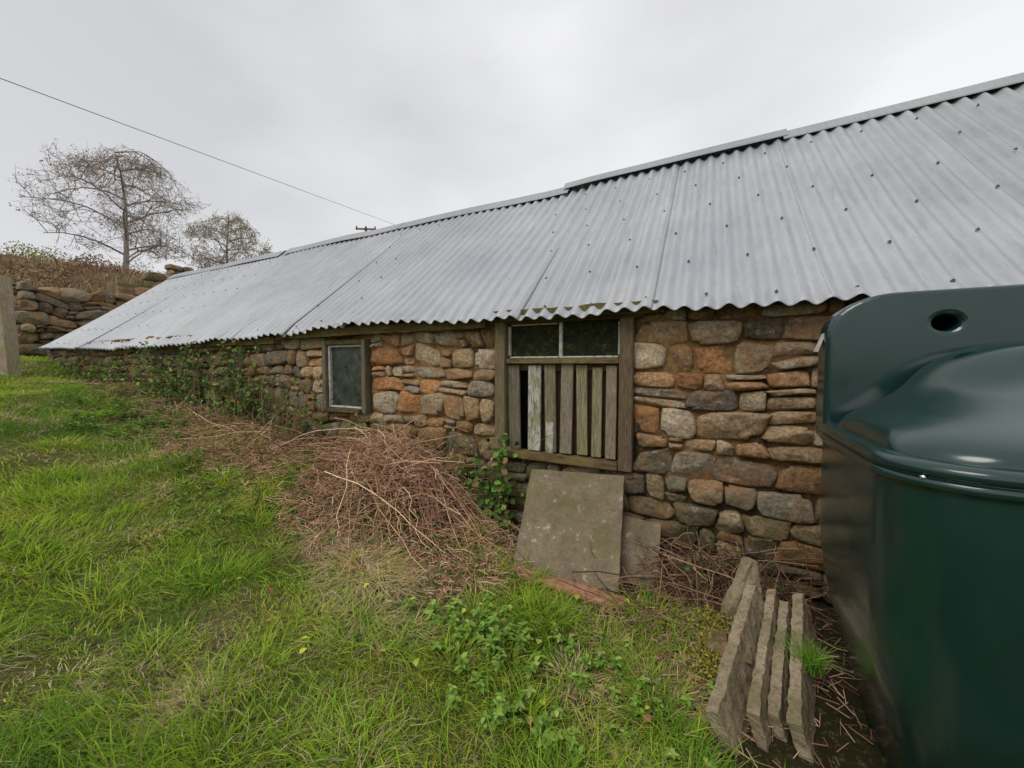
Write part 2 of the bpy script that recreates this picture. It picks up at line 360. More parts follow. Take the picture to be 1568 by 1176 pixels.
for i,(s,w,k) in enumerate(fr):
    xc=a+W*(s+w/2)+.006;hh=rw.uniform(.69,.745)
    box("hatch_board",(xc,-.034+rw.uniform(-.008,.006),.77+hh/2+rw.uniform(0,.012)),(W*w,.024,hh),MAT_WOOD if k!=1 else MAT_PAINT,barn,(0,math.radians(rw.uniform(-1.1,1.1)),0),.003,col=(1.4,1.45,1.15) if k in(0,2) and rw.random()<.4 else jit())
    if k==2: box("hatch_board_paint_remnant",(xc,-.052,.90),(W*w*.7,.004,.26),MAT_PAINT,barn,bev=.001)
for s,w in ((.32,.03),(.46,.03),(.61,.02),(.735,.03),(.86,.02),(.975,.02)):
    box("hatch_backing_board",(a+W*(s),.03,1.14),(W*(w+.05),.014,.74),MAT_WOOD,barn,(0,math.radians(rw.uniform(-.5,.5)),0),.002,col=(.5,.38,.3))
box("hatch_top_rail",(mid,-.005,1.475),(W-.01,.02,.05),MAT_WOODX,barn,bev=.003,col=(.8,.7,.6))
# ------------------------------------------------------------- window
wx0,wx1,wz0,wz1=-3.86,-3.19,.98,1.765
for nm,c,s,mt in (("window_frame_left",(wx0+.03,-.03,(wz0+wz1)/2),(.06,.11,wz1-wz0),MAT_WOOD),("window_frame_right",(wx1-.03,-.03,(wz0+wz1)/2),(.06,.11,wz1-wz0),MAT_WOOD),
   ("window_frame_head",((wx0+wx1)/2,-.03,wz1-.025),(wx1-wx0-.124,.108,.05),MAT_WOODX),("window_sill",((wx0+wx1)/2,-.05,wz0+.02),(wx1-wx0-.124,.14,.04),MAT_WOODX)):
    box(nm,c,s,mt,barn,bev=.005,col=(.85,.85,.78))
g0,g1,h0,h1=wx0+.062,wx1-.062,wz0+.042,wz1-.052
for nm,c,s in (("casement_left",(g0+.014,-.03,(h0+h1)/2),(.027,.045,h1-h0)),("casement_right",(g1-.010,-.03,(h0+h1)/2),(.018,.045,h1-h0)),
   ("casement_top",((g0+g1)/2,-.03,h1-.012),(g1-g0-.05,.043,.022)),("casement_bottom",((g0+g1)/2,-.03,h0+.010),(g1-g0-.05,.043,.018))):
    box(nm,c,s,MAT_WHITE,barn,bev=.004)
box("window_glass",((g0+g1)/2,-.015,(h0+h1)/2),(g1-g0-.03,.008,h1-h0-.03),MAT_GLASS,barn,bev=0)
# ------------------------------------------------------------- roof
EX=[-12.55,-7.4,-5.05,-3.6,-1.0,.7,3.2];EZ=[1.845,1.755,1.825,1.89,1.855,1.845,1.85]
RX=[-12.55,-7.69,-1.66,2.47,3.2];RZ=[3.84,3.86,3.90,4.0,4.01]
PITCH=.127;AMP=.018
def roof_side(name,back=False):
    r=np.random.default_rng(21);Vs=[];Fs=[];Cs=[];off=0;x=-12.58;k=0
    while x<3.15:
        wd=PITCH*8;n=8*10+1+4
        u=np.linspace(x,x+wd+.05,n);phase=2*math.pi*(u+12.58)/PITCH
        eo=r.uniform(-.04,.035);yo=-.20+eo*.8
        lift=.004+.004*(k%2)
        if x>-1.75: lift+=.018
        if x<-8: lift-=.012
        tilt=r.uniform(-.004,.004)
        nt=16;t=np.concatenate([[0,.012,.03],np.linspace(.06,1,nt-3)])
        U,T=np.meshgrid(u,t)
        ez=np.interp(U,EX,EZ);rz=np.interp(U,RX,RZ)
        yy=yo+(2.2-yo)*T;zz=(ez-eo*.6)+(rz-ez+eo*.6)*T
        sag=-.02*np.sin(math.pi*T)+.012*vn(U*.9,T*3,seed=77)
        wv=AMP*np.cos(phase)[None,:]*np.ones_like(T)
        edge=(1-sstep(0,.06,T))*(.012*vn(U*9,T*0,seed=79)+.02*vn(U*2.4,T*0,seed=78))
        nrm=.77;ns=-.64
        d=wv+lift+sag+edge+tilt*(U-x)
        P=np.stack([U,yy+ns*d,zz+nrm*d],-1)
        if back: P[...,1]=4.4-P[...,1]
        idx=off+np.arange(U.size).reshape(U.shape)
        Fs.append(np.stack([idx[:-1,:-1],idx[:-1,1:],idx[1:,1:],idx[1:,:-1]],-1).reshape(-1,4))
        Vs.append(P.reshape(-1,3));off+=U.size
        g=r.uniform(.92,1.08);Cs.append(np.tile([g,g,g*r.uniform(1,1.02)],(U.size,1)))
        x+=wd;k+=1
    o=build(name,np.concatenate(Vs),Fs,MAT_ROOF,np.concatenate(Cs),True,barn)
    md=o.modifiers.new("thick",'SOLIDIFY');md.thickness=.003;md.offset=-1
    return o
roof_side("roof_front");roof_side("roof_back",True)
tv=[];tq=[];off=0
ring=[(math.cos(a),math.sin(a)) for a in np.linspace(0,2*math.pi,7)[:-1]]
up=Vector((0,-.64,.77));ax=Vector((1,0,0));ay=up.cross(ax)
for ti,t in enumerate((.035,.19,.36,.53,.70,.86,.965)):
    for c in range(0,124):
        if c%3!=(ti*2)%3 or rw.random()<.06: continue
        X=-12.58+c*PITCH+rw.uniform(-.006,.006)
        ez=np.interp(X,EX,EZ);rz=np.interp(X,RX,RZ);tt=t+rw.uniform(-.008,.008)
        base=Vector((X,-.2+2.4*tt,ez+(rz-ez)*tt))+up*(AMP+.004-.02*math.sin(math.pi*tt)+(.02 if X>-1.7 else 0)+.012*float(vn(X*.9,tt*3,seed=77))-.003)
        for (rr,hh) in ((.011,0),(.011,.005),(.005,.006),(.005,.013)):
            for (a,b) in ring: tv.append(base+ax*a*rr+ay*b*rr+up*hh)
        for l in range(3):
            for q in range(6): tq.append([off+l*6+q,off+l*6+(q+1)%6,off+(l+1)*6+(q+1)%6,off+(l+1)*6+q])
        tq.append([off+18,off+19,off+20,off+21]);tq.append([off+18,off+21,off+22,off+23]);off+=24
build("roof_fixings",np.array([tuple(v) for v in tv]),np.array(tq),MAT_SCREW,None,False,barn)
def ridge(nm,xa,xb,lift,w=.17):
    n=max(2,int((xb-xa)/.3));u=np.linspace(xa,xb,n)
    rz=np.interp(u,RX,RZ)+.012*vn(u*1.5,u*0,seed=55)+lift
    prof=[(-w,-w*.80-.004),(-w,-w*.80+.008),(-.05,-.012),(-.025,.012),(0,.02),(.025,.012),(.05,-.012),(w,-w*.8)]
    P=np.array([[ (x,2.2+p[0],z+p[1]) for x,z in zip(u,rz)] for p in prof])
    idx=np.arange(P.shape[0]*n).reshape(P.shape[0],n)
    F=np.stack([idx[:-1,:-1],idx[:-1,1:],idx[1:,1:],idx[1:,:-1]],-1).reshape(-1,4)
    build(nm,P.reshape(-1,3),F,MAT_ROOF,np.tile([.85,.85,.86],(P.shape[0]*n,1)),False,barn)
ridge("ridge_cap",-1.78,.72,.075,.13);ridge("ridge_cap",.68,3.25,.05,.16)
ridge("ridge_cap",-4.7,-1.7,.028);ridge("ridge_cap",-7.75,-4.66,.032);ridge("ridge_cap",-10.2,-7.9,.008);ridge("ridge_cap",-12.6,-10.15,.014)
for yy_ in (.55,1.25,1.9):
    box("purlin",(-4.9,yy_,1.755+(yy_+.2)*.83-.14),(15.2,.06,.08),MAT_WOODX,barn,(math.radians(39.6),0,0),0,col=(.5,.45,.4))

# ---------------------------------------------------------------- tubes
def tubes(paths,rad,cols,sides=3):
    P=np.asarray(paths,float);N,K,_=P.shape;T=np.gradient(P,axis=1);T/=np.linalg.norm(T,axis=2,keepdims=True)+1e-9
    ref=np.where(np.abs(T[:,:1,2:3])>.8,np.array([1.,.2,0]),np.array([0.,0,1.]))*np.ones((1,K,1))
    A=np.cross(T,ref);A/=np.linalg.norm(A,axis=2,keepdims=True)+1e-9;B=np.cross(T,A)
    an=np.linspace(0,2*math.pi,sides,endpoint=False)
    R=np.asarray(rad,float)
    V=P[:,:,None,:]+R[:,:,None,None]*(A[:,:,None,:]*np.cos(an)[None,None,:,None]+B[:,:,None,:]*np.sin(an)[None,None,:,None])
    q=[[k*sides+s,k*sides+(s+1)%sides,(k+1)*sides+(s+1)%sides,(k+1)*sides+s] for k in range(K-1) for s in range(sides)]
    F=((np.arange(N)*K*sides)[:,None,None]+np.array(q)[None]).reshape(-1,4)
    C=np.repeat(np.asarray(cols,float),K*sides,0)
    return V.reshape(-1,3),F,C
def join(parts):
    V=[];F=[];C=[];o=0
    for v,f,c in parts:
        V.append(v);C.append(c)
        if not isinstance(f,list): f=[f]
        F+= [x+o for x in f];o+=len(v)
    return np.concatenate(V),F,np.concatenate(C)
def leaves(cen,dirn,nor,L,Wd,cols,fold=.25):
    cen=np.asarray(cen);d=dirn/(np.linalg.norm(dirn,axis=1,keepdims=True)+1e-9)
    s=np.cross(d,nor);s/=np.linalg.norm(s,axis=1,keepdims=True)+1e-9;n=np.cross(s,d)
    L=np.asarray(L)[:,None];Wd=np.asarray(Wd)[:,None]
    pts=[cen,cen+d*L*.3+s*Wd*.5+n*Wd*fold,cen+d*L*.7+s*Wd*.4+n*Wd*fold*.6,cen+d*L-n*Wd*.2,cen+d*L*.7-s*Wd*.4+n*Wd*fold*.6,cen+d*L*.3-s*Wd*.5+n*Wd*fold]
    V=np.stack(pts,1);N=len(cen);b=(np.arange(N)*6)[:,None]
    F=np.concatenate([b+np.array([0,1,2,3]),b+np.array([0,3,4,5])])
    return V.reshape(-1,3),F,np.repeat(cols,6,0)
def rdir(n,r,up=0.0):
    v=r.normal(size=(n,3));v[:,2]+=up;return v/np.linalg.norm(v,axis=1,keepdims=True)
def pick(pal,n,r,j=.2):
    p=np.array(pal);return p[r.integers(0,len(p),n)]*r.uniform(1-j,1+j,(n,1))

# ---------------------------------------------------------------- grass
def blades(x,y,h,w,cols,lean,r,az=None,z=None):
    N=len(x);z=G(x,y)-.01 if z is None else z
    az=r.uniform(0,2*math.pi,N) if az is None else az
    fa=r.uniform(0,2*math.pi,N)
    side=np.stack([np.cos(fa),np.sin(fa),np.zeros(N)],-1)
    ld=np.stack([np.cos(az),np.sin(az),np.zeros(N)],-1)
    base=np.stack([x,y,z],-1);ts=[0,.4,.75,1];wd=[1,.85,.5,0]
    rows=[]
    for t,ww in zip(ts,wd):
        p=base+ld*(lean*h*t**1.8)[:,None];p[:,2]+=h*t*np.sqrt(np.clip(1-(lean*.62*t)**2,.08,1))
        if ww>0: rows+= [p-side*(w*ww/2)[:,None],p+side*(w*ww/2)[:,None]]
        else: rows.append(p)
    V=np.stack(rows,1);b=(np.arange(N)*7)[:,None]
    Q=np.concatenate([b+np.array([0,1,3,2]),b+np.array([2,3,5,4])]);T=b+np.array([4,5,6])
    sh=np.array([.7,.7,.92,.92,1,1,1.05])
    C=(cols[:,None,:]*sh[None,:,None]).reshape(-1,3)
    return V.reshape(-1,3),[Q,T],C
r=np.random.default_rng(99)
N=340000
u_=r.random(N);rr=np.where(r.random(N)<.55,.7*np.exp(u_*math.log(25)),.6+u_*16.9);nb=N//16
ang=np.concatenate([r.uniform(math.radians(68),math.radians(184),N-nb),r.uniform(math.radians(184),math.radians(400),nb)])
x=rr*np.cos(ang);y=-3+rr*np.sin(ang)
ok=(y<-.06)&(x>-16.4)|((x<-13.2)&(x>-16.4)&(y<5))
md=((x+2.3)/.8)**2+((y+.64)/.52)**2
ok&=~((md<1)&(r.random(N)<.93))
ok&=~((x>-1.3)&(x<-.35)&(y>-.62))
ok&=~((x>.05)&(y>-1.45)&(x<.7))
ok&=~((x>.42)&(y>-1.75))
edge=sstep(-.75,-.1,y)*(x>-12);ok&=r.random(N)>edge*.75
rt=(x>-.45)&(y>-.95);ok&=~(rt&(r.random(N)<.7))
x=x[ok];y=y[ok];rr=rr[ok];N=len(x)
p1=fbm(x*.9,y*.9,seed=41);p2=fbm(x*2.7,y*2.7,seed=42);p3=vn(x*6,y*6,seed=43)
bright=np.array([.44,.62,.05]);deep=np.array([.15,.32,.035]);yel=np.array([.70,.64,.14]);straw=np.array([.78,.64,.38])
a=np.clip(.5+.6*p1+.35*p3,0,1)[:,None];c=deep*(1-a)+bright*a
b=sstep(.05,.6,p2+.2*r.normal(size=N))[:,None]*.75;c=c*(1-b)+yel*b
sp_=sstep(.08,.6,p2*.8-p1*.3+.25*p3)
st=(r.random(N)<(.11+.75*sp_))
c=np.where(st[:,None],straw*r.uniform(.5,1.15,(N,1)),c);c=c*r.uniform(.7,1.2,(N,1))
tall=.45+.85*sstep(-.2,.8,vn(x*1.1,y*1.1,seed=45))+.3*sstep(-2.5,-6,x)
h=r.uniform(.04,.115,N)*tall*np.where(st,.65,1);w=r.uniform(.0022,.0042,N)*(1+rr/5)
lean=np.where(st,r.uniform(.9,2.4,N),r.uniform(.3,1.5,N));az=2.6*fbm(x*1.1,y*1.1,seed=46)+r.normal(0,1.1,N)-.8
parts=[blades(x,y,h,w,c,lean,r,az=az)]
tuf=[]
for i in range(620):
    d=.8+12.2*r.random()**1.3;an=r.uniform(math.radians(75),math.radians(184));tx=d*math.cos(an);ty=-3+d*math.sin(an)
    if ty>-.15 or tx>.05 or (((tx+2.35)/.75)**2+((ty+.62)/.5)**2)<1 or (tx>-1.3 and ty>-.65): continue
    k='g'if r.random()<.58 else 's'
    tuf.append((tx,ty,int(r.integers(60,190)),r.uniform(.09,.17) if k=='g' else r.uniform(.05,.10),k,r.uniform(.05,.13)))
for (tx,ty,hh) in ((-2.1,-1.2,.15),(-1.9,-1.35,.14),(-1.72,-1.3,.11),(-2.45,-1.15,.13),(-1.6,-1.55,.10),(-3.3,-1.05,.12),(-1.95,-1.22,.14)):
    tuf.append((tx,ty,420,hh,'s',.09))
for tx,ty,n,hh,k,sp in tuf:
    n=int(n);xx=tx+r.normal(0,sp,n);yy=ty+r.normal(0,sp,n)
    if k=='g': cc=deep*.9+(bright-deep)*r.uniform(0,1.1,(n,1))
    else: cc=(np.array([.78,.66,.38]) if r.random()<.6 else np.array([.70,.66,.15]))*r.uniform(.5,1.15,(n,1))
    aa=np.arctan2(yy-ty,xx-tx)+r.normal(0,.6,n)
    parts.append(blades(xx,yy,r.uniform(.5,1.1,n)*hh,r.uniform(.003,.005,n)*(1+np.hypot(tx,ty+3)/7),cc,r.uniform(.6,1.7,n) if k=='g' else r.uniform(1.0,2.6,n),r,az=aa))
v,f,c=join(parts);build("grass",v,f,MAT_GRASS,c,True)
n=30000;x=-17.2-r.random(n)**1.4*40;y=r.uniform(-6,34,n)
c=pick([(.30,.16,.10),(.38,.25,.14),(.27,.22,.11),(.22,.22,.09),(.42,.31,.2)],n,r)
q=sstep(0,.7,fbm(x*.3,y*.3,seed=91))[:,None];c=c*(1-q)+np.array([.24,.13,.09])*q
v,f,c=blades(x,y,r.uniform(.12,.38,n),r.uniform(.02,.05,n),c,r.uniform(.2,1.2,n),r);build("hillside_heather",v,f,MAT_FAR,c,True)

# ---------------------------------------------------------------- dead bracken mounds
def bracken(apex,rx,ry,n,r,pal,rad=(.002,.0045),tilt=(0,0),chaos=.16,wob=.035):
    K=9;t=np.linspace(0,1,K)[None,:]
    an=r.uniform(0,2*math.pi,n);d=np.sqrt(r.uniform(.03,1,n))*r.uniform(.6,1.2,n)
    ex=apex[0]+tilt[0]+np.cos(an)*rx*d;ey=apex[1]+tilt[1]+np.sin(an)*ry*d;ey=np.minimum(ey,-.06)
    sx=apex[0]+r.normal(0,rx*chaos,n);sy=np.minimum(apex[1]+r.normal(0,ry*chaos,n),-.07)
    bul=r.uniform(.2,1.1,n)
    w1=r.normal(0,wob,(n,K)).cumsum(1)*.45;w2=r.normal(0,wob,(n,K)).cumsum(1)*.45
    X=sx[:,None]+(ex-sx)[:,None]*t**.9+w1;Y=np.minimum(sy[:,None]+(ey-sy)[:,None]*t**.9+w2,-.06)
    g=G(X,Y,False);H=apex[2]-G(apex[0],apex[1],False)
    zt=H*r.uniform(.4,1.15,n)
    Z=g+zt[:,None]*np.clip(1-t**(.9+bul[:,None]),0,1)*(.3+.7*bul[:,None])+.012+np.abs(r.normal(0,.02,(n,K)).cumsum(1)*.5)
    R=r.uniform(*rad,n)[:,None]*(1-.5*t)
    return tubes(np.stack([X,Y,Z],-1),R,pick(pal,n,r,.35),3)
def snaps(cx,cy,sx,sy,n,r,hf,ln,rad,pal,pitch=.6):
    fx=r.normal(cx,sx,n);fy=np.minimum(r.normal(cy,sy,n),-.06);dv=rdir(n,r)*np.array([1,1,pitch]);dv[:,2]=np.abs(dv[:,2])
    h0=hf(fx,fy)+r.uniform(0,.05,n);L=r.uniform(*ln,n)[:,None]
    P=np.stack([np.stack([fx,fy,h0],-1)+dv*L*s for s in (0,.35,.7,1)],1);P[:,1:,:]+=r.normal(0,.012,(n,3,3));P[:,:,1]=np.minimum(P[:,:,1],-.06)
    return tubes(P,r.uniform(*rad,n)[:,None]*np.array([[1,.95,.8,.5]]),pick(pal,n,r,.3),3)
gold=[(.70,.48,.27),(.78,.60,.38),(.55,.35,.19),(.60,.37,.22),(.34,.19,.11)]
dark=[(.22,.12,.075),(.14,.08,.05),(.3,.17,.1),(.4,.24,.15)]
red=[(.60,.33,.25),(.50,.26,.19),(.66,.48,.34),(.36,.18,.13)]
hump=lambda fx,fy:G(fx,fy,False)+.30*np.clip(1-(((fx+2.5)/.8)**2+((fy+.35)/.65)**2),0,1)
p=[bracken((-2.50,-.25,.60),.85,.7,300,r,dark,(.002,.004),(.15,-.3),.45,.05),
   bracken((-2.65,-.22,.84),.5,.4,110,r,gold,(.003,.0055),(.15,-.3),.4,.03),
   bracken((-2.45,-.28,.74),.95,.8,170,r,gold,(.0028,.005),(.2,-.35),.4,.04),
   bracken((-2.75,-.2,.80),.6,.45,80,r,gold,(.0025,.005),(.95,-.1),.3,.03),
   bracken((-2.9,-.2,.78),.7,.45,90,r,gold+dark,(.0025,.005),(-.4,-.3),.4,.04),
   snaps(-2.4,-.45,.45,.25,240,r,hump,(.2,.55),(.002,.004),gold+dark,.55)]
n=5600;an=r.uniform(0,6.283,n);d=np.sqrt(r.random(n));fx=-2.15+np.cos(an)*1.1*d;fy=np.minimum(-.76+np.sin(an)*.64*d,-.06)
h0=hump(fx,fy)+r.uniform(0,.05,n);dv=rdir(n,r)*np.array([1,1,.35]);ln=r.uniform(.03,.13,n)[:,None]
P=np.stack([np.stack([fx,fy,h0],-1)+dv*ln*s for s in (0,.5,1)],1);P[:,1,2]+=.008
p.append(tubes(P,r.uniform(.0015,.0035,n)[:,None]*np.array([[1,.9,.5]]),pick(red,n,r,.35),3))
v,f,c=join(p);build("dead_bracken_pile",v,f,MAT_STEM,c,True)
p=[bracken((-5.0,-.35,.86),1.0,.5,120,r,gold+dark,tilt=(.3,-.3),chaos=.5),snaps(-4.9,-.6,.7,.22,220,r,G,(.15,.5),(.0025,.004),gold+dark,.8)]
n=2600;fx=r.normal(-4.7,.75,n);fy=np.minimum(r.normal(-.75,.2,n),-.06);dv=rdir(n,r)*np.array([1,1,.4]);h0=G(fx,fy)+r.uniform(0,.06,n)
P=np.stack([np.stack([fx,fy,h0],-1)+dv*.1*s for s in (0,.5,1)],1)
p.append(tubes(P,np.full((n,3),.003),pick(red,n,r,.3)))
n=2600;fx=r.uniform(-9,-1.6,n);fy=np.minimum(r.normal(-.35,.2,n),-.06);dv=rdir(n,r)*np.array([1,1,.4]);h0=G(fx,fy)+r.uniform(0,.08,n)
P=np.stack([np.stack([fx,fy,h0],-1)+dv*.13*s for s in (0,.5,1)],1);P[:,:,1]=np.minimum(P[:,:,1],-.06)
p.append(tubes(P,np.full((n,3),.0028),pick(red+dark,n,r,.3)))
v,f,c=join(p);build("dead_bracken_pile",v,f,MAT_STEM,c,True)
pd=[(.16,.095,.06),(.25,.14,.09),(.09,.055,.04),(.40,.26,.17)]
p=[bracken((.0,-.22,.36),.62,.55,170,r,pd,(.0025,.005),(0,-.12),.5),snaps(.05,-.45,.3,.18,160,r,G,(.15,.45),(.002,.004),pd,.8)]
n=2400;fx=r.normal(.02,.28,n);fy=np.minimum(r.normal(-.72,.3,n),-.06);dv=rdir(n,r)*np.array([1,1,.4]);h0=G(fx,fy)+r.uniform(0,.05,n)
P=np.stack([np.stack([fx,fy,h0],-1)+dv*.08*s for s in (0,.5,1)],1)
p.append(tubes(P,np.full((n,3),.002),pick([(.46,.25,.18),(.3,.15,.1),(.56,.4,.28)],n,r,.3)))
v,f,c=join(p);build("dead_bramble_stems",v,f,MAT_STEM,c,True)
# ---------------------------------------------------------------- brambles / ivy
def climber(name,x0,x1,z0,z1,nst,nlf,r,size=(.03,.06),out=.35,pal=None,front=.12,spread=.25):
    K=8;t=np.linspace(0,1,K)[None,:];n=nst
    sx=r.uniform(x0,x1,n)[:,None];sy=-r.uniform(.06,out,n)[:,None]
    ex=sx+r.normal(0,spread,(n,1));top=z0+(z1-z0)*r.random((n,1))**1.1
    X=sx+(ex-sx)*t+r.normal(0,.03,(n,K)).cumsum(1)*.5;Y=np.minimum(sy+(-front-sy)*t-.12*np.sin(t*3.1)*r.random((n,1)),-.10)
    g=G(X[:,:1],Y[:,:1]);Z=g+(top-g)*np.sin(t*math.pi*.5*r.uniform(1,1.35,(n,1)))
    T=tubes(np.stack([X,Y,Z],-1),r.uniform(.002,.004,n)[:,None]*(1-.5*t),pick([(.3,.2,.13),(.18,.12,.07),(.15,.15,.06),(.38,.27,.18)],n,r))
    i=r.integers(0,n,nlf);i=np.minimum(i,r.integers(0,n,nlf));k=r.integers(1,K,nlf)
    cen=np.stack([X[i,k],Y[i,k],Z[i,k]],-1)+r.normal(0,.035,(nlf,3));cen[:,1]=np.minimum(cen[:,1],-.10)
    nor=rdir(nlf,r)*.6+np.array([0,-.6,.6]);di=rdir(nlf,r)+np.array([0,-.2,-.3]);L=r.uniform(*size,nlf)
    pal=pal or [(.08,.16,.035),(.13,.23,.05),(.2,.32,.07),(.05,.1,.025),(.28,.22,.09)]
    lf=leaves(cen,di,nor,L,L*.75,pick(pal,nlf,r,.3))
    v,f,c=join([T,lf]);return build(name,v,f,MAT_LEAF,c,True)
climber("bramble_bush",-7.8,-5.0,.85,1.82,120,1900,r,(.035,.07),.5)
climber("bramble_bush",-5.6,-3.9,.5,1.45,150,750,r,(.03,.055),.45)
climber("bramble_bush",-3.8,-1.8,.2,.95,70,420,r,(.025,.05),.3)
climber("ivy_plant",-1.80,-1.45,.1,.98,22,380,r,(.04,.075),.25,[(.07,.17,.03),(.13,.27,.045),(.2,.37,.07),(.05,.11,.025),(.28,.2,.09)],spread=.1)
climber("ivy_plant",-3.35,-3.0,.5,1.2,14,130,r,(.04,.06),.18,spread=.1)
climber("bramble_bush",-11.5,-8,1.15,1.6,60,800,r,(.035,.06),.4)
climber("bramble_bush",-.1,.5,.02,.4,20,110,r,(.02,.04),.9,spread=.2)
def weeds(name,cx,cy,sx,sy,n,r,size,h,pal):
    x=r.normal(cx,sx,n);y=r.normal(cy,sy,n);g=G(x,y);hh=r.uniform(.3,1,n)*h
    path=np.stack([np.stack([x,y,g],-1),np.stack([x+r.normal(0,.01,n),y,g+hh*.5],-1),np.stack([x+r.normal(0,.02,n),y+r.normal(0,.02,n),g+hh],-1)],1)
    T=tubes(path,np.full((n,3),.002),pick([(.15,.22,.06)],n,r))
    L=[]
    for lv in (.45,.75,1.0):
        for q in range(4):
            a=r.uniform(0,.6,n)+q*math.pi/2+lv*3
            cen=path[:,0]*(1-lv)+path[:,2]*lv;d=np.stack([np.cos(a),np.sin(a),r.uniform(-.3,.5,n)],-1)
            l=r.uniform(*size,n)*(1.1-.35*lv);L.append(leaves(cen,d,np.tile([0,0,1.],(n,1))+r.normal(0,.15,(n,3)),l,l*.62,pick(pal,n,r,.25),.15))
    v,f,c=join([T]+L);return build(name,v,f,MAT_LEAF,c,True)
np_=[(.19,.32,.05),(.25,.4,.07),(.13,.25,.04),(.32,.4,.10)]
weeds("nettle_clump",-1.02,-1.33,.16,.10,42,r,(.03,.058),.10,np_)
weeds("nettle_clump",-.62,-1.68,.15,.08,30,r,(.025,.048),.08,np_)
weeds("nettle_clump",-.3,-1.35,.2,.15,30,r,(.025,.048),.08,np_)
weeds("nettle_clump",-2.0,-.98,.25,.08,22,r,(.025,.045),.08,np_)
weeds("nettle_clump",-3.3,-1.15,.6,.25,70,r,(.03,.05),.08,[(.12,.22,.04),(.2,.3,.06)])
weeds("nettle_clump",-6.2,-.95,.9,.22,90,r,(.04,.07),.13,[(.1,.2,.04),(.17,.27,.06)])
n=55;x=r.uniform(-2.6,.1,n);y=r.uniform(-2.0,-.6,n);z=G(x,y)+r.uniform(.02,.06,n);L=r.uniform(.025,.05,n)
v,f,c=leaves(np.stack([x,y,z],-1),rdir(n,r)*np.array([1,1,.3]),np.tile([0,0,1.],(n,1))+r.normal(0,.3,(n,3)),L,L*.7,pick([(.62,.66,.1),(.45,.3,.15),(.36,.17,.09),(.6,.62,.14)],n,r));build("fallen_leaves",v,f,MAT_LEAF,c,True)

# ---------------------------------------------------------------- slabs
def frame_box(name,o,ux,uy,th,mat,rough=.004,sub=22,seed=1,nf=9):
    o=Vector(o);ux=Vector(ux);uy=Vector(uy);w=ux.length;h=uy.length;X=ux.normalized();Z=uy.normalized();Yv=Z.cross(X).normalized();X=Yv.cross(Z)
    ob=box(name,(0,0,0),(w,th,h),mat,None,(0,0,0),0,rough,sub,seed=seed,nf=nf)
    ctr=o+ux/2+uy/2
    ob.matrix_world=Matrix(((X.x,Yv.x,Z.x,ctr.x),(X.y,Yv.y,Z.y,ctr.y),(X.z,Yv.z,Z.z,ctr.z),(0,0,0,1)))
    return ob
frame_box("paving_slab",(-1.18,-.62,.06),(.72,.02,-.03),(-.06,.47,.61),.055,MAT_CONC,.004,40,1,16)
frame_box("paving_slab",(-.52,-.42,.03),(.26,.05,0),(.0,.22,.36),.05,MAT_CONC,.005,24,2)
frame_box("terracotta_ridge_tile",(-1.12,-.70,.075),(.72,-.06,-.035),(0,.12,.0),.03,MAT_TERRA,.005,30,4)
st=empty("stone_slab_stack")
for i,(p0,p1,wv,th) in enumerate([((.165,-1.34,-.10),(.30,-.66,.20),(-.09,-.03,.20),.05),((.27,-1.27,-.12),(.365,-.56,.20),(-.05,-.02,.18),.04),((.345,-1.20,-.12),(.42,-.58,.17),(-.05,-.02,.16),.04),((.42,-1.25,-.12),(.49,-.54,.20),(-.06,-.02,.18),.045)]):
    p0=Vector(p0);p1=Vector(p1)
    o=frame_box("slab_%d"%(i+1),p0,p1-p0,wv,th,MAT_CUT,.006,48,10+i,22);o.parent=st
sb=frame_box("broken_stone",(.10,-.74,.0),(.18,.10,.0),(.05,.10,.44),.07,MAT_CUT,.012,16,31)
for v in sb.data.vertices:
    k=max(0,(v.co.z+.05)/.28);v.co.x*=max(.12,1-k*.85)
v,f,c=stones([(0,.14,0,.10),(.10,.2,.09,.17),(.0,.1,.1,.18),(.0,.08,-.08,.02)],lambda X,D,Z:np.stack([X+.03,-.90-D*1.4-Z*.6,Z*.9+.05],-1),77,lambda a,b,r_:np.array([9,2,2,0]),prot=(.05,.07));build("rubble_stones",v,f,MAT_STONE,c,True)
n=3000;x=r.normal(.07,.04,n);y=r.uniform(-1.15,-.7,n);hh=G(x,y)+r.uniform(0,.14,n)
v,f,c=leaves(np.stack([x,y,hh],-1),rdir(n,r,.5),rdir(n,r,.5),np.full(n,.018),np.full(n,.009),pick([(.36,.36,.06),(.22,.24,.05),(.4,.32,.09)],n,r));build("moss_clump",v,f,MAT_LEAF,c,True)
n=160;xx=r.normal(.43,.025,n);yy=r.normal(-.98,.02,n);v,f,c=blades(xx,yy,r.uniform(.08,.17,n),np.full(n,.004),pick([(.28,.5,.06),(.2,.4,.05)],n,r),r.uniform(.2,1.2,n),r,z=np.full(n,.17));build("grass_tuft",v,f,MAT_GRASS,c,True)

# ---------------------------------------------------------------- oil tank
tank=empty("oil_tank")
TX0,TX1,TY0,TY1=.46,2.45,-1.67,-.73
def rrect(x0,x1,y0,y1,rad,n=10):
    pts=[]
    for cx,cy,a0 in ((x1-rad,y1-rad,0),(x0+rad,y1-rad,90),(x0+rad,y0+rad,180),(x1-rad,y0+rad,270)):
        for k in range(n+1):
            a=math.radians(a0+90*k/n);pts.append((cx+rad*math.cos(a),cy+rad*math.sin(a)))
    return pts
prof=[(-.03,.20),(.0,.17),(.12,.145),(.30,.10),(.45,.055),(.60,.022),(.75,.006),(.9,0),(1.165,0),(1.175,.0),(1.178,-.008),(1.183,-.012),(1.20,-.012),(1.203,-.008),(1.204,-.001),(1.210,-.001),(1.212,-.009),(1.218,-.012),(1.232,-.012),(1.240,-.006),(1.246,.008),(1.250,.03),(1.252,.10)]
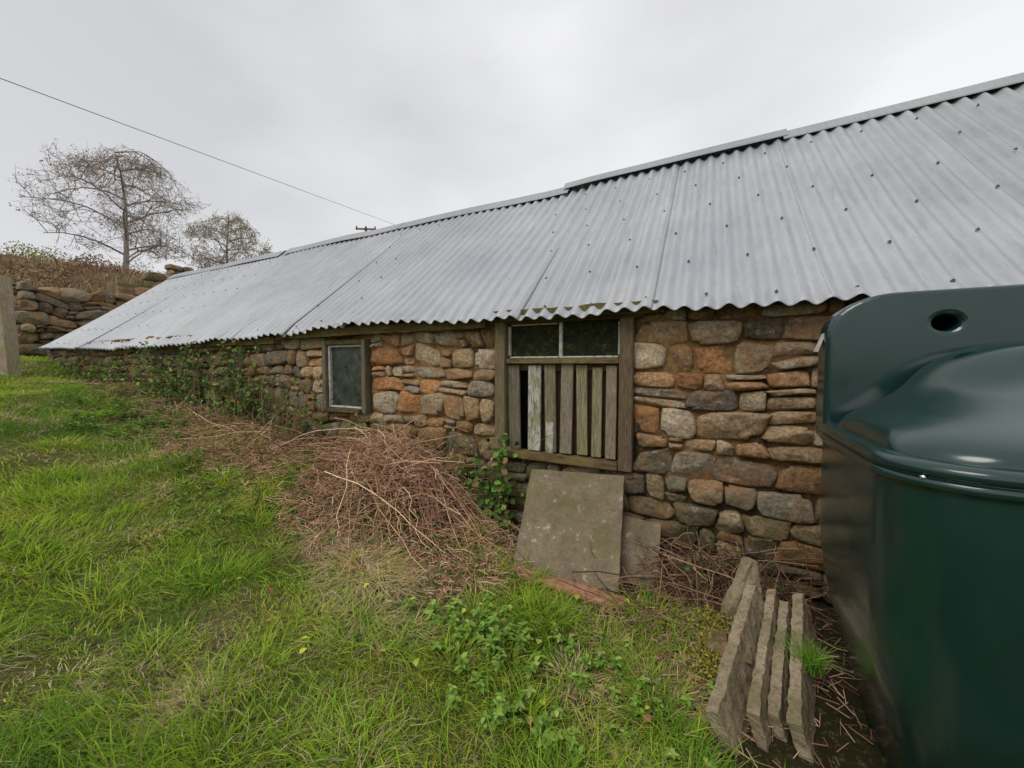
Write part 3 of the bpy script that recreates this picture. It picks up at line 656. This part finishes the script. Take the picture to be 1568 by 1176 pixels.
V=[]
for z,ins in prof:
    pts=rrect(TX0+ins,TX1-ins,TY0+ins,TY1-ins*.7,.20-ins*.3);n=len(pts);V+= [(a,b,z) for a,b in pts]
q=np.array([[l*n+k,l*n+(k+1)%n,(l+1)*n+(k+1)%n,(l+1)*n+k] for l in range(len(prof)-1) for k in range(n)])
build("tank_body",V,q,MAT_TANK,None,True,tank)
rings=[(1.245,.022,.022),(1.268,.028,.026),(1.292,.045,.05),(1.315,.075,.10),(1.34,.11,.17),(1.37,.15,.26),(1.40,.19,.35),(1.43,.225,.43),(1.47,.26,.48),(1.515,.31,.515),(1.555,.38,.55),(1.58,.48,.585),(1.594,.62,.63),(1.60,.80,.69)]
V=[]
for z,ix,iy in rings:
    pts=rrect(TX0+ix,TX1-ix,TY0+iy,-.84,min(.19+iy*.2,(-.84-(TY0+iy))*.48),14);n=len(pts);V+=[(a,b,z) for a,b in pts]
V.append(((TX0+TX1)/2,-.88,1.601));L_=len(rings)
q=np.array([[l*n+k,l*n+(k+1)%n,(l+1)*n+(k+1)%n,(l+1)*n+k] for l in range(L_-1) for k in range(n)]);t3=np.array([[(L_-1)*n+k,(L_-1)*n+(k+1)%n,L_*n] for k in range(n)])
o=build("tank_dome",V,[q,t3],MAT_TANK,None,True,tank);sd=o.modifiers.new("s",'SUBSURF');sd.levels=1;sd.render_levels=2
cu=bpy.data.curves.new("lug",'CURVE');cu.dimensions='2D';cu.fill_mode='BOTH';cu.extrude=.055;cu.bevel_depth=.022;cu.bevel_resolution=3
def poly(pts):
    s=cu.splines.new('POLY');s.points.add(len(pts)-1)
    for p_,q_ in zip(s.points,pts): p_.co=(q_[0],q_[1],0,1)
    s.use_cyclic_u=True
pts=[(TX1-.03,1.2),(TX1-.03,1.66)]
for k in range(9): a=math.radians(90*k/8);pts.append((TX1-.15+.12*math.cos(a),1.66+.12*math.sin(a)))
for k in range(12):
    a=math.radians(90+90*k/11);pts.append((TX0+.24+.21*math.cos(a),1.62+.155*math.sin(a)))
pts.append((TX0+.03,1.2));poly(pts)
for hx in (.84,TX1-.35): poly([(hx+.06*math.cos(a),1.665+.052*math.sin(a)) for a in np.linspace(0,-2*math.pi,33)[:-1]])
ob=bpy.data.objects.new("lug_c",cu);S.collection.objects.link(ob);bpy.context.view_layer.update()
me=bpy.data.meshes.new_from_object(ob.evaluated_get(bpy.context.evaluated_depsgraph_get()));bpy.data.objects.remove(ob)
me.transform(Matrix.Rotation(math.radians(90),4,'X'));me.materials.clear();me.materials.append(MAT_TANK)
lug=bpy.data.objects.new("lifting_lug_panel",me);S.collection.objects.link(lug);lug.location=(0,-.80,0);lug.parent=tank
for p_ in me.polygons:p_.use_smooth=False
for hx in (.84,TX1-.35):
    box("lug_hole_back",(hx,-.735,1.665),(.12,.006,.11),MAT_DARK,tank,bev=0)
box("label",(TX0-.0,-.80,1.60),(.006,.05,.09),MAT_WHITE,tank,(0,math.radians(18),0),0)
bm=bmesh.new();bmesh.ops.create_uvsphere(bm,u_segments=12,v_segments=8,radius=.007);me=bpy.data.meshes.new("rim_screw");bm.to_mesh(me);bm.free()
m=M("steel",.3,.5,1);m.base((.6,.6,.6));me.materials.append(m.m);o=bpy.data.objects.new("rim_screw",me);S.collection.objects.link(o);o.location=(.515,-1.625,1.205);o.parent=tank

# ---------------------------------------------------------------- background dry stone wall
rc=courses(.35,2.35,1.5,3.72,hmin=.17,hmax=.36,wmin=.22,wmax=.5,seed=9)+courses(2.35,6.5,3.0,4.95,hmin=.16,hmax=.34,wmin=.2,wmax=.45,seed=10)+courses(2.35,6.5,1.5,3.0,hmin=.15,hmax=.32,wmin=.2,wmax=.6,seed=12)
rc=[q for q in rc if q[2]<3.72 - .1*((q[0]-.35)/2)+random.uniform(-.12,.05) or (q[0]>2.3 and q[2]<3.8+(min(q[0],4.2)-2.3)*.62+random.uniform(-.2,.15))]
def dw(X,D,Z): return np.stack([-16.6+D*2.2,X,Z],-1)
PAL0=PAL.copy();PAL[:]=PAL*np.array([.95,.95,.98])
v,f,c=stones(rc,dw,15,lambda a,b,r_:r_.choice([0,1,3,4,7,8,8,4],len(a)),prot=(.06,.16),gap=.006,warp=2.2)
rc2=courses(0,1.2,1.5,3.65,hmin=.16,hmax=.32,wmin=.25,wmax=.5,seed=19)
v2,f2,c2=stones(rc2,lambda X,D,Z:np.stack([-16.55-X,.36-D,Z],-1),16,lambda a,b,r_:r_.choice([3,4,7,8],len(a)),prot=(.06,.14))
dsw=empty("dry_stone_wall");v,f,c=join([(v,f,c),(v2,f2,c2)]);build("face_stones",v,f,MAT_STONE,c,True,dsw);PAL[:]=PAL0
box("wall_core",(-17.05,1.38,2.5),(.85,1.95,2.35),MAT_REAR,dsw,bev=0);box("wall_core_upper",(-17.05,4.5,2.9),(.85,4.2,2.5),MAT_REAR,dsw,bev=0)
pg=float(G(-10.5,-1.02))
box("fence_post",(-10.5,-1.02,pg+.78),(.22,.16,1.7),MAT_WOOD,None,(math.radians(1),math.radians(-1.5),.3),0,.012,20,(1.8,1.75,1.6))
# ---------------------------------------------------------------- trees
def tree(name,base,H,spread,r,leafpal,nleaf,leafsz,barkc,levels=(16,8,7,5),tr=.13,cz=.62,rzf=.42):
    base=np.array(base,float);K=6;t=np.linspace(0,1,K)[None,:]
    cc=base+np.array([0,0,H*cz]);R3=np.array([spread/2,spread/2,H*rzf])
    def curve(s,e,bend,n):
        P=s[:,None,:]+(e-s)[:,None,:]*t[:,:,None]
        L=np.linalg.norm(e-s,axis=1)[:,None,None]
        P=P+r.normal(0,.035,(n,K,3)).cumsum(1)*L*t[:,:,None]**.5*.6
        P[:,:,2]+=(bend[:,None]*np.sin(t*math.pi))*L[:,:,0]
        return P
    parts=[]
    top=base+np.array([.02*H,0,H*.95])
    trunk=curve(base[None],top[None],np.zeros(1),1);trunk[:,0]=base
    parts.append(tubes(trunk,(tr*(1-.88*t)),np.array([barkc[0]]),8))
    prev=trunk;tips=[];loc=[.9,.44,.27,.17]
    for li,nb in enumerate(levels):
        n=len(prev)*nb;i=np.repeat(np.arange(len(prev)),nb)
        f=(.12+.86*np.linspace(0,1,n)**1.1)*(K-1.001) if li==0 else r.uniform(.25,1,n)*(K-1.001)
        k=f.astype(int);fr_=(f-k)[:,None];s=prev[i,k]*(1-fr_)+prev[i,k+1]*fr_
        if li==0:
            a=np.arange(n)*2.4+r.uniform(-.5,.5,n);hg=(s[:,2]-base[2])/H
            tz=np.clip(-.85+1.8*hg+r.uniform(-.1,.25,n),-.85,.95)
            rad_=np.power(np.clip(1-tz**2,.02,1),.42)*r.uniform(.6,1.0,n)
            e=cc+np.stack([np.cos(a)*rad_,np.sin(a)*rad_,tz],-1)*R3
            e[:,2]=np.maximum(e[:,2],s[:,2]+.03*H)
        else:
            pdv=prev[i,K-1]-prev[i,0];pl=np.linalg.norm(pdv,axis=1,keepdims=True)
            d=pdv/(pl+1e-9)*.7+rdir(n,r,.1)*.95;d/=np.linalg.norm(d,axis=1,keepdims=True)
            e=s+d*R3.mean()*loc[li]*r.uniform(.45,1.2,(n,1))
        q=(e-cc)/R3;ql=np.linalg.norm(q,axis=1,keepdims=True);lump=(1.0+.28*vn(q[:,0]*2.4+9,q[:,1]*2.4,q[:,2]*2.4,seed=5))[:,None]
        e=np.where(ql>lump,cc+(e-cc)/ql*lump*r.uniform(.8,1.06,(n,1)),e)
        e[:,2]=np.maximum(e[:,2],base[2]+.12*H)
        P=curve(s,e,np.full(n,.10 if li<2 else -.1),n)
        r0=tr*[.36,.16,.085,.05,.04][li]
        parts.append(tubes(P,r0*(1-.7*t)*np.ones((n,1)),pick(barkc,n,r,.2),4 if li<1 else 3));prev=P
        tips.append(P)
    v,f,c=join(parts);e=empty(name);build("trunk_and_branches",v,f,MAT_BARK,c,True,e)
    P=tips[-1];i=r.integers(0,len(P),nleaf);k=r.integers(2,K,nleaf);cen=P[i,k]+r.normal(0,.05,(nleaf,3))
    L=r.uniform(.6,1.2,nleaf)*leafsz
    v,f,c=leaves(cen,rdir(nleaf,r,-.2),rdir(nleaf,r),L,L*.7,pick(leafpal,nleaf,r,.3));build("leaves",v,f,MAT_LEAF,c,True,e)
bark=[(.36,.32,.29),(.27,.23,.21),(.46,.42,.39)]
tree("birch_tree",(-29.8,7,min(float(G(-29.8,7)),6.8)-.1),7.0,8.0,r,[(.44,.27,.19),(.48,.32,.22),(.36,.24,.16),(.36,.33,.2)],3200,.085,bark,(20,7,6,4),.15,.53,.45)
tree("hawthorn_tree",(-33.4,14.2,min(float(G(-33.4,14.2)),7.9)-.1),6.3,6.2,r,[(.44,.43,.2),(.38,.37,.17),(.44,.35,.2),(.3,.26,.15)],5200,.10,bark,(20,6,6,4),.14,.5,.48)
parts=[]
for i in range(50):
    tx=r.uniform(-66,-50);ty=r.uniform(-3,42)
    if i<14: tx=r.uniform(-58,-50);ty=r.uniform(6,18)
    b=np.array([tx,ty,float(G(tx,ty))-.3]);H=r.uniform(2.0,3.6);n=150
    s=np.tile(b,(n,1))+np.stack([r.normal(0,.5,n),r.normal(0,.5,n),r.uniform(0,H*.45,n)],-1);d=rdir(n,r,.9);e=s+d*r.uniform(.5,1,(n,1))*H*.5
    P=np.stack([s,(s+e)/2+r.normal(0,.15,(n,3)),e],1);parts.append(tubes(P,np.full((n,3),.03)*np.array([[1.2,.8,.3]]),pick([(.34,.3,.27),(.38,.34,.29)],n,r)))
    m_=200;j=r.integers(0,n,m_);c_=e[j]*.6+s[j]*.4+r.normal(0,.25,(m_,3));L=r.uniform(.12,.28,m_)
    parts.append(leaves(c_,rdir(m_,r),rdir(m_,r),L,L*.7,pick([(.3,.3,.2),(.36,.33,.23),(.33,.28,.22),(.25,.27,.17)],m_,r)))
v,f,c=join(parts);build("distant_trees",v,f,MAT_FAR,c,True)
parts=[]
for tx,ty,H,nn in ((-19,1.4,.5,260),(-22,1.9,.6,250),(-24,4,.6,250),(-30,3.5,.8,300),(-27,11,1.2,500),(-36,6,1.1,400),(-38,10,1.2,400),(-26,7.5,.8,300),(-34,9,1.3,500),(-40,14,1.6,600),(-44,12,1.3,500),(-42,18,1.6,500),(-35,17,1.2,400)):
    nl=nn*2;xx=r.normal(tx,H*.7,nl);yy=r.normal(ty,H*.9,nl)
    top=H*np.exp(-((xx-tx)**2/(2*(H*.8)**2)+(yy-ty)**2/(2*(H*1.0)**2)))
    zz=G(xx,yy)+top*r.random(nl)**.6;L=r.uniform(.05,.12,nl)
    pl_=[(.33,.36,.1),(.25,.27,.1),(.4,.4,.15)] if r.random()<.4 else [(.3,.2,.12),(.26,.16,.1),(.34,.28,.15)]
    parts.append(leaves(np.stack([xx,yy,zz],-1),rdir(nl,r),rdir(nl,r),L,L*.6,pick(pl_,nl,r)))
v,f,c=join(parts);build("hillside_shrubs",v,f,MAT_FAR,c,True)
# ---------------------------------------------------------------- cable & poles
A=np.array([-9.92,-1.0,5.95]);B=np.array([-14.28,12.64,8.61]);d=B-A
s=np.linspace(-.55,1.0,30)[:,None];P=(A+d*s)[None];v,f,c=tubes(P,np.full((1,30),.0065),np.array([[.05,.05,.05]]),5);build("overhead_cable",v,f,MAT_CABLE,c,True)
def pole(name,x,y,zt,arm=None,rot=0):
    e=empty(name,(x,y,0));z0=float(G(x,y))-.3
    v,f,c=tubes(np.array([[(0,0,z0),(0,0,(z0+zt)/2),(0,0,zt)]]),np.array([[.14,.12,.10]]),np.array([[.6,.55,.5]]),10);build("pole_shaft",v,f,MAT_WOOD,c,True,e)
    if arm:
        box("crossarm",(0,0,zt-.12),(arm,.09,.11),MAT_WOODX,e,(0,0,rot))
        for k in (-.45,0,.45): box("insulator",(math.cos(rot)*arm*k,math.sin(rot)*arm*k,zt+.02),(.09,.09,.17),MAT_CABLE,e,bev=.02)
pole("utility_pole",-14.28,12.66,8.66)
pole("utility_pole",P[0,0,0],P[0,0,1],float(P[0,0,2])+.1)
pole("utility_pole",-23.9,19.2,12.15,1.55,.55)
# ---------------------------------------------------------------- world, sun, camera
w=bpy.data.worlds.new("World");S.world=w;w.use_nodes=True;N=w.node_tree.nodes;L=w.node_tree.links;N.clear()
sky=N.new("ShaderNodeTexSky");sky.sky_type='NISHITA';sky.sun_disc=False;sky.sun_elevation=math.radians(52);sky.sun_rotation=math.radians(200)
b1=N.new("ShaderNodeBackground");b1.inputs[1].default_value=.05;hs=N.new("ShaderNodeHueSaturation");hs.inputs["Saturation"].default_value=.15
L.new(sky.outputs[0],hs.inputs["Color"]);L.new(hs.outputs[0],b1.inputs[0])
tc=N.new("ShaderNodeTexCoord");mp=N.new("ShaderNodeMapping");mp.inputs["Scale"].default_value=(1,1,2.2);L.new(tc.outputs["Generated"],mp.inputs[0])
nz=N.new("ShaderNodeTexNoise");nz.inputs["Scale"].default_value=1.5;nz.inputs["Detail"].default_value=5;nz.inputs["Roughness"].default_value=.45;L.new(mp.outputs[0],nz.inputs["Vector"])
dt=N.new("ShaderNodeVectorMath");dt.operation='DOT_PRODUCT';L.new(tc.outputs["Generated"],dt.inputs[0]);dt.inputs[1].default_value=(.12,.17,-.05)
sm=N.new("ShaderNodeMath");sm.operation='ADD';L.new(nz.outputs[0],sm.inputs[0]);L.new(dt.outputs["Value"],sm.inputs[1])
cr=N.new("ShaderNodeValToRGB");e=cr.color_ramp.elements;e[0].position=.38;e[0].color=(.47,.47,.485,1);e[1].position=.76;e[1].color=(.76,.76,.765,1);L.new(sm.outputs[0],cr.inputs[0])
b2=N.new("ShaderNodeBackground");b2.inputs[1].default_value=1.0;L.new(cr.outputs[0],b2.inputs[0])
ad=N.new("ShaderNodeAddShader");L.new(b1.outputs[0],ad.inputs[0]);L.new(b2.outputs[0],ad.inputs[1]);out=N.new("ShaderNodeOutputWorld");L.new(ad.outputs[0],out.inputs[0])
sl=bpy.data.lights.new("sun",'SUN');sl.energy=1.5;sl.angle=math.radians(30);sl.color=(1,.95,.88);so=bpy.data.objects.new("sun",sl);S.collection.objects.link(so)
az=math.radians(200);el=math.radians(52);dv=Vector((math.sin(az)*math.cos(el),math.cos(az)*math.cos(el),math.sin(el)));so.rotation_euler=dv.to_track_quat('Z','Y').to_euler()
cam=bpy.data.cameras.new("camera");co=bpy.data.objects.new("camera",cam);S.collection.objects.link(co);S.camera=co
cam.sensor_width=36;cam.lens=36*590/1568;cam.clip_start=.05;cam.clip_end=2000
co.location=(0,-3,1.5);co.rotation_euler=(math.radians(90-2.9),0,math.radians(26.7))
S.view_settings.view_transform='Standard';S.view_settings.look='None';S.view_settings.exposure=0
